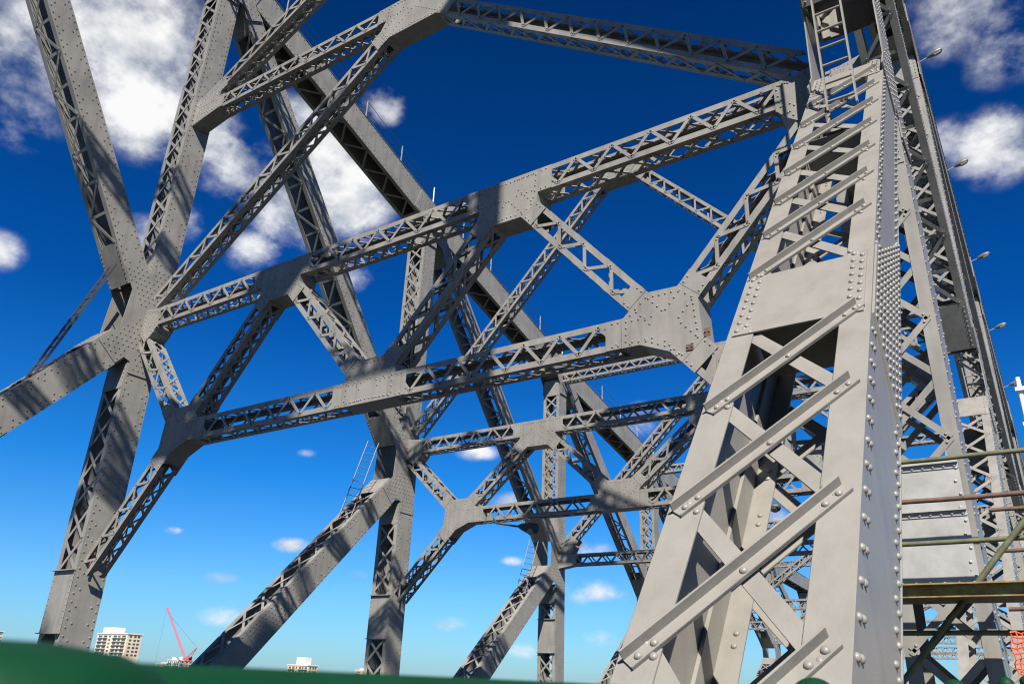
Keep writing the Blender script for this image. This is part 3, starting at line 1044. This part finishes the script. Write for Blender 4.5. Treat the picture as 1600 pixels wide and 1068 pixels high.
def netting():
    root = thing('barrier_netting', 'strip of orange plastic barrier netting at the lower right edge', 'netting', (0.9, 9.5, 0))
    mb = MB()
    def wob(i, j):
        return V((0.725 + 0.045 * i + 0.012 * math.sin(j * 1.7), 9.5 + 0.025 * math.sin(i * 1.1 + j), 2.21 - 0.045 * j + 0.012 * math.sin(i * 2.3 + j)))
    for i in range(20):
        mb.tube([wob(i, j) for j in range(0, 16)], 0.007, 5)
    for j in range(16):
        mb.tube([wob(i, j) for i in range(20)], 0.008, 5)
    mb.build('net', ORANGE, root)
netting()

def mast():
    root = thing('mast', 'thin white mast with a short cross arm beyond the near truss at the right edge', 'mast', (1.2, 35.0, 0))
    mb = MB()
    mb.tube([(1.2, 35, 0), (1.2, 35, 13.25)], [0.14, 0.085], 12)
    mb.build('pole', WHITE, root)
    for z in (11.35, 12.75):
        mb = MB()
        mb.box((1.05, 34.86, z), (1.36, 34.86, z), (0, 0.05, 0), (0, 0, 0.07))
        mb.build('bracket', WHITE, root)
mast()

# ------------------------------------------------------------------ hazard strips on the left posts
def hazard(y, z0, z1, label):
    root = thing('hazard_marker', label, 'hazard marker', (-WB + 0.56, y, z0), 'striped markers on the left posts')
    mb, rb = MB(), MB()
    x = -WB + 0.55
    mb.cuboid(x, x + 0.012, y - 0.14, y - 0.07, z0, z1)
    o = mb.build('plate', GREY, root)
    n = 7
    for k in range(n):
        z = z0 + (z1 - z0) * (k + 0.15) / n
        d = (z1 - z0) / n * 0.5
        rb.poly_plate([(x + 0.0125, y - 0.14, z), (x + 0.0125, y - 0.07, z + 0.05), (x + 0.0125, y - 0.07, z + 0.05 + d), (x + 0.0125, y - 0.14, z + d)], X1, 0.003)
    rb.build('stripes', STRIPE, o)
hazard(PL, 3.7, 4.6, 'red and white striped marker low on the first left post')
hazard(2 * PL, 4.5, 5.3, 'red and white striped marker on the second left post by its knee brace')

# ------------------------------------------------------------------ green fence beside the photographer
def fence():
    root = thing('green_fence', 'blurred dark green handrail with ball topped posts along the bottom edge', 'fence', (0.95, 1, 0))
    mb = MB()
    pts = [(0.95, -3 + 0.5 * i, 1.5725 + 0.0006 * (i - 7)) for i in range(46)]
    mb.tube(pts, 0.030, 14)
    mb.build('rail', GREEN, root)
    for (y, zt) in ((-2.4, 1.60), (-1.1, 1.60), (0.14 + 0.486, 1.613), (1.16 + 0.486, 1.630), (2.58 + 0.486, 1.663), (4.3 + 0.486, 1.715), (6.2, 1.76), (7.8, 1.8), (9.4, 1.84)):
        pm = MB()
        pm.tube([(0.95, y, 0.02), (0.95, y, zt - 0.05)], 0.022, 12)
        po = pm.build('post', GREEN, root)
        bm_ = MB()
        if 0 < y < 1:
            bm_.tube([(0.95, y, zt - 0.006 - q_) for q_ in (0.050, 0.034, 0.018, 0.008, 0.003, 0.0)], [0.050, 0.057, 0.057, 0.051, 0.038, 0.014], 32)
        else:
            bm_.sphere((0.95, y, zt - 0.040), 0.033, 24, 14)
        bm_.build('ball_cap', GREEN, po)
    for i in range(90):
        y = -2.9 + i * 0.14
        pk = MB()
        pk.tube([(0.95, y, 0.10), (0.95, y, 1.56)], 0.008, 6)
        pk.build('baluster', GREEN, root)
    lr = MB()
    lr.tube([(0.95, -3, 0.1), (0.95, 9.8, 0.1)], 0.018, 8)
    lr.build('lower_rail', GREEN, root)
fence()

# ------------------------------------------------------------------ deck and land
def sheet(name, x0, x1, y0, y1, z0, z1, mat):
    mb = MB()
    mb.cuboid(x0, x1, y0, y1, z0, z1)
    return tag(mb.build(name, mat), kind='structure')
sheet('road_deck', -19.3, -0.7, -40, 130, -0.5, -0.05, ASPH)
sheet('footpath', 0.62, 3.4, -40, 130, -0.3, 0.02, CONC)
def ground():
    mb = MB()
    S = 15000
    mb.add([(-S, -S, -32), (S, -S, -32), (S, S, -32), (-S, S, -32)], [(0, 1, 2, 3)])
    tag(mb.build('ground', LAND), kind='structure')
    mb = MB()
    mb.add([(-2500, 40, -31.9), (2500, 40, -31.9), (2500, 300, -31.9), (-2500, 300, -31.9)], [(0, 1, 2, 3)])
    tag(mb.build('river', WATER), kind='structure')
ground()

# ------------------------------------------------------------------ far buildings and crane
def at(u, v, Y):
    d = cam_dir(u, v)
    return CAM + d * ((Y - CAM.y) / d.y)

def block(u0, u1, vt, Y, depth, label, storeys, mat, roof_frac, name='apartment_block'):
    a, b = at(u0, vt, Y), at(u1, vt, Y)
    w = b.x - a.x
    zt = (a.z + b.z) / 2
    root = thing(name, label, 'apartment block', ((a.x + b.x) / 2, Y + depth / 2, -32), None)
    mb = MB()
    mb.cuboid(a.x, b.x, Y, Y + depth, -32, zt)
    wall = mb.build('wall', mat, root)
    mb = MB()
    mb.cuboid(a.x - 0.6, b.x + 0.6, Y - 0.6, Y + depth + 0.6, zt + 0.02, zt + 0.9)
    mb.build('roof', PALE, root)
    mb = MB()
    r0, r1, rh = roof_frac
    mb.cuboid(a.x + w * r0, a.x + w * r1, Y + depth * 0.2, Y + depth * 0.8, zt + 0.92, zt + rh)
    mb.build('plant_room', PALE, root)
    sh = 3.0
    for s in range(storeys):
        z1 = zt - 1.0 - s * sh
        for (f0, f1) in ((0.05, 0.17), (0.22, 0.34), (0.40, 0.46), (0.55, 0.66), (0.70, 0.78), (0.83, 0.95)):
            mb = MB()
            mb.cuboid(a.x + w * f0, a.x + w * f1, Y - 0.12, Y - 0.01, z1 - 1.5, z1)
            mb.build('window', GLASS, root)
        for yy in (0.15, 0.45, 0.7):
            mb = MB()
            mb.cuboid(b.x + 0.01, b.x + 0.12, Y + depth * yy, Y + depth * (yy + 0.16), z1 - 1.5, z1)
            mb.build('window', GLASS, root)
        for (f0, f1) in ((0.03, 0.36), (0.53, 0.97)):
            mb = MB()
            mb.cuboid(a.x + w * f0, a.x + w * f1, Y - 1.3, Y - 0.13, z1 - 2.0, z1 - 1.75)
            mb.build('balcony', PALE, root)
    return root
block(153, 200, 990, 420, 14, 'cream apartment block with a flat roof behind the first left post', 6, CREAM, (0.05, 0.5, 6.0))
block(450, 482, 1039, 520, 11, 'small cream apartment tower with white plant room right of the crane', 5, CREAM, (0.3, 0.75, 7.0))
block(556, 576, 1047, 700, 20, 'tiny cream block far off left of the second left post', 4, CREAM, (0.1, 0.6, 2.4))
block(-40, -3, 986, 380, 5, 'grey block just inside the left edge above the green rail', 5, PALE, (0.1, 0.5, 3))
block(262, 281, 1031, 640, 20, 'low white building with a roof box at the foot of the red crane', 4, PALE, (0.1, 0.9, 4.0))
block(244, 262, 1036, 640, 16, 'low white building left of the crane base', 3, PALE, (0.2, 0.7, 1.8))

def crane():
    Y = 600
    base, top = at(288, 1044, Y), at(290, 1028, Y)
    root = thing('tower_crane', 'red luffing tower crane with its lattice jib raised to the left', 'crane', (top.x, Y, -32))
    x = top.x
    def latt(A, B, w, sec=14, t=0.22):
        mb = MB()
        A, B = V(A), V(B)
        a = (B - A).normalized()
        s = a.cross(Y1).normalized()
        L = (B - A).length
        c = [s * w / 2 + Y1 * w / 2, s * w / 2 - Y1 * w / 2, -s * w / 2 - Y1 * w / 2, -s * w / 2 + Y1 * w / 2]
        for k in c:
            mb.tube([A + k, B + k], t, 5)
        for i in range(sec):
            for k in range(4):
                mb.tube([A + a * (L * i / sec) + c[k], A + a * (L * (i + 1) / sec) + c[(k + 1) % 4]], t * 0.7, 4)
        return mb
    latt((x, Y, -32), (x, Y, top.z - 1.5), 2.2, 16).build('tower', RED, root)
    mb = MB()
    mb.cuboid(x - 3, x + 9, Y - 1.8, Y + 1.8, top.z - 1.4, top.z + 0.6)
    mb.cuboid(x + 6.5, x + 9, Y - 2.2, Y + 2.2, top.z - 2.4, top.z + 2.2)
    mb.build('slewing_deck', RED, root)
    mb = MB()
    mb.cuboid(x - 4.4, x - 1.8, Y - 3.4, Y - 1.9, top.z - 0.4, top.z + 2.0)
    mb.build('cab', PALE, root)
    tip = at(261, 948, Y)
    latt((x - 1.5, Y, top.z + 0.7), (tip.x, Y, tip.z), 1.7, 26, 0.2).build('jib', RED, root)
    af = at(308, 1011, Y)
    mb = MB()
    mb.tube([(x + 0.5, Y, top.z + 0.6), (af.x, Y, af.z)], 0.45, 6)
    mb.tube([(x + 8.2, Y, top.z + 0.6), (af.x, Y, af.z)], 0.4, 6)
    mb.build('a_frame', RED, root)
    mb = MB()
    mb.tube([(af.x, Y, af.z), (tip.x + 3, Y, tip.z - 6)], 0.12, 4)
    mb.tube([(tip.x, Y, tip.z), (tip.x - 1.5, Y, 2)], 0.10, 4)
    mb.build('rope', DARK, root)
crane()
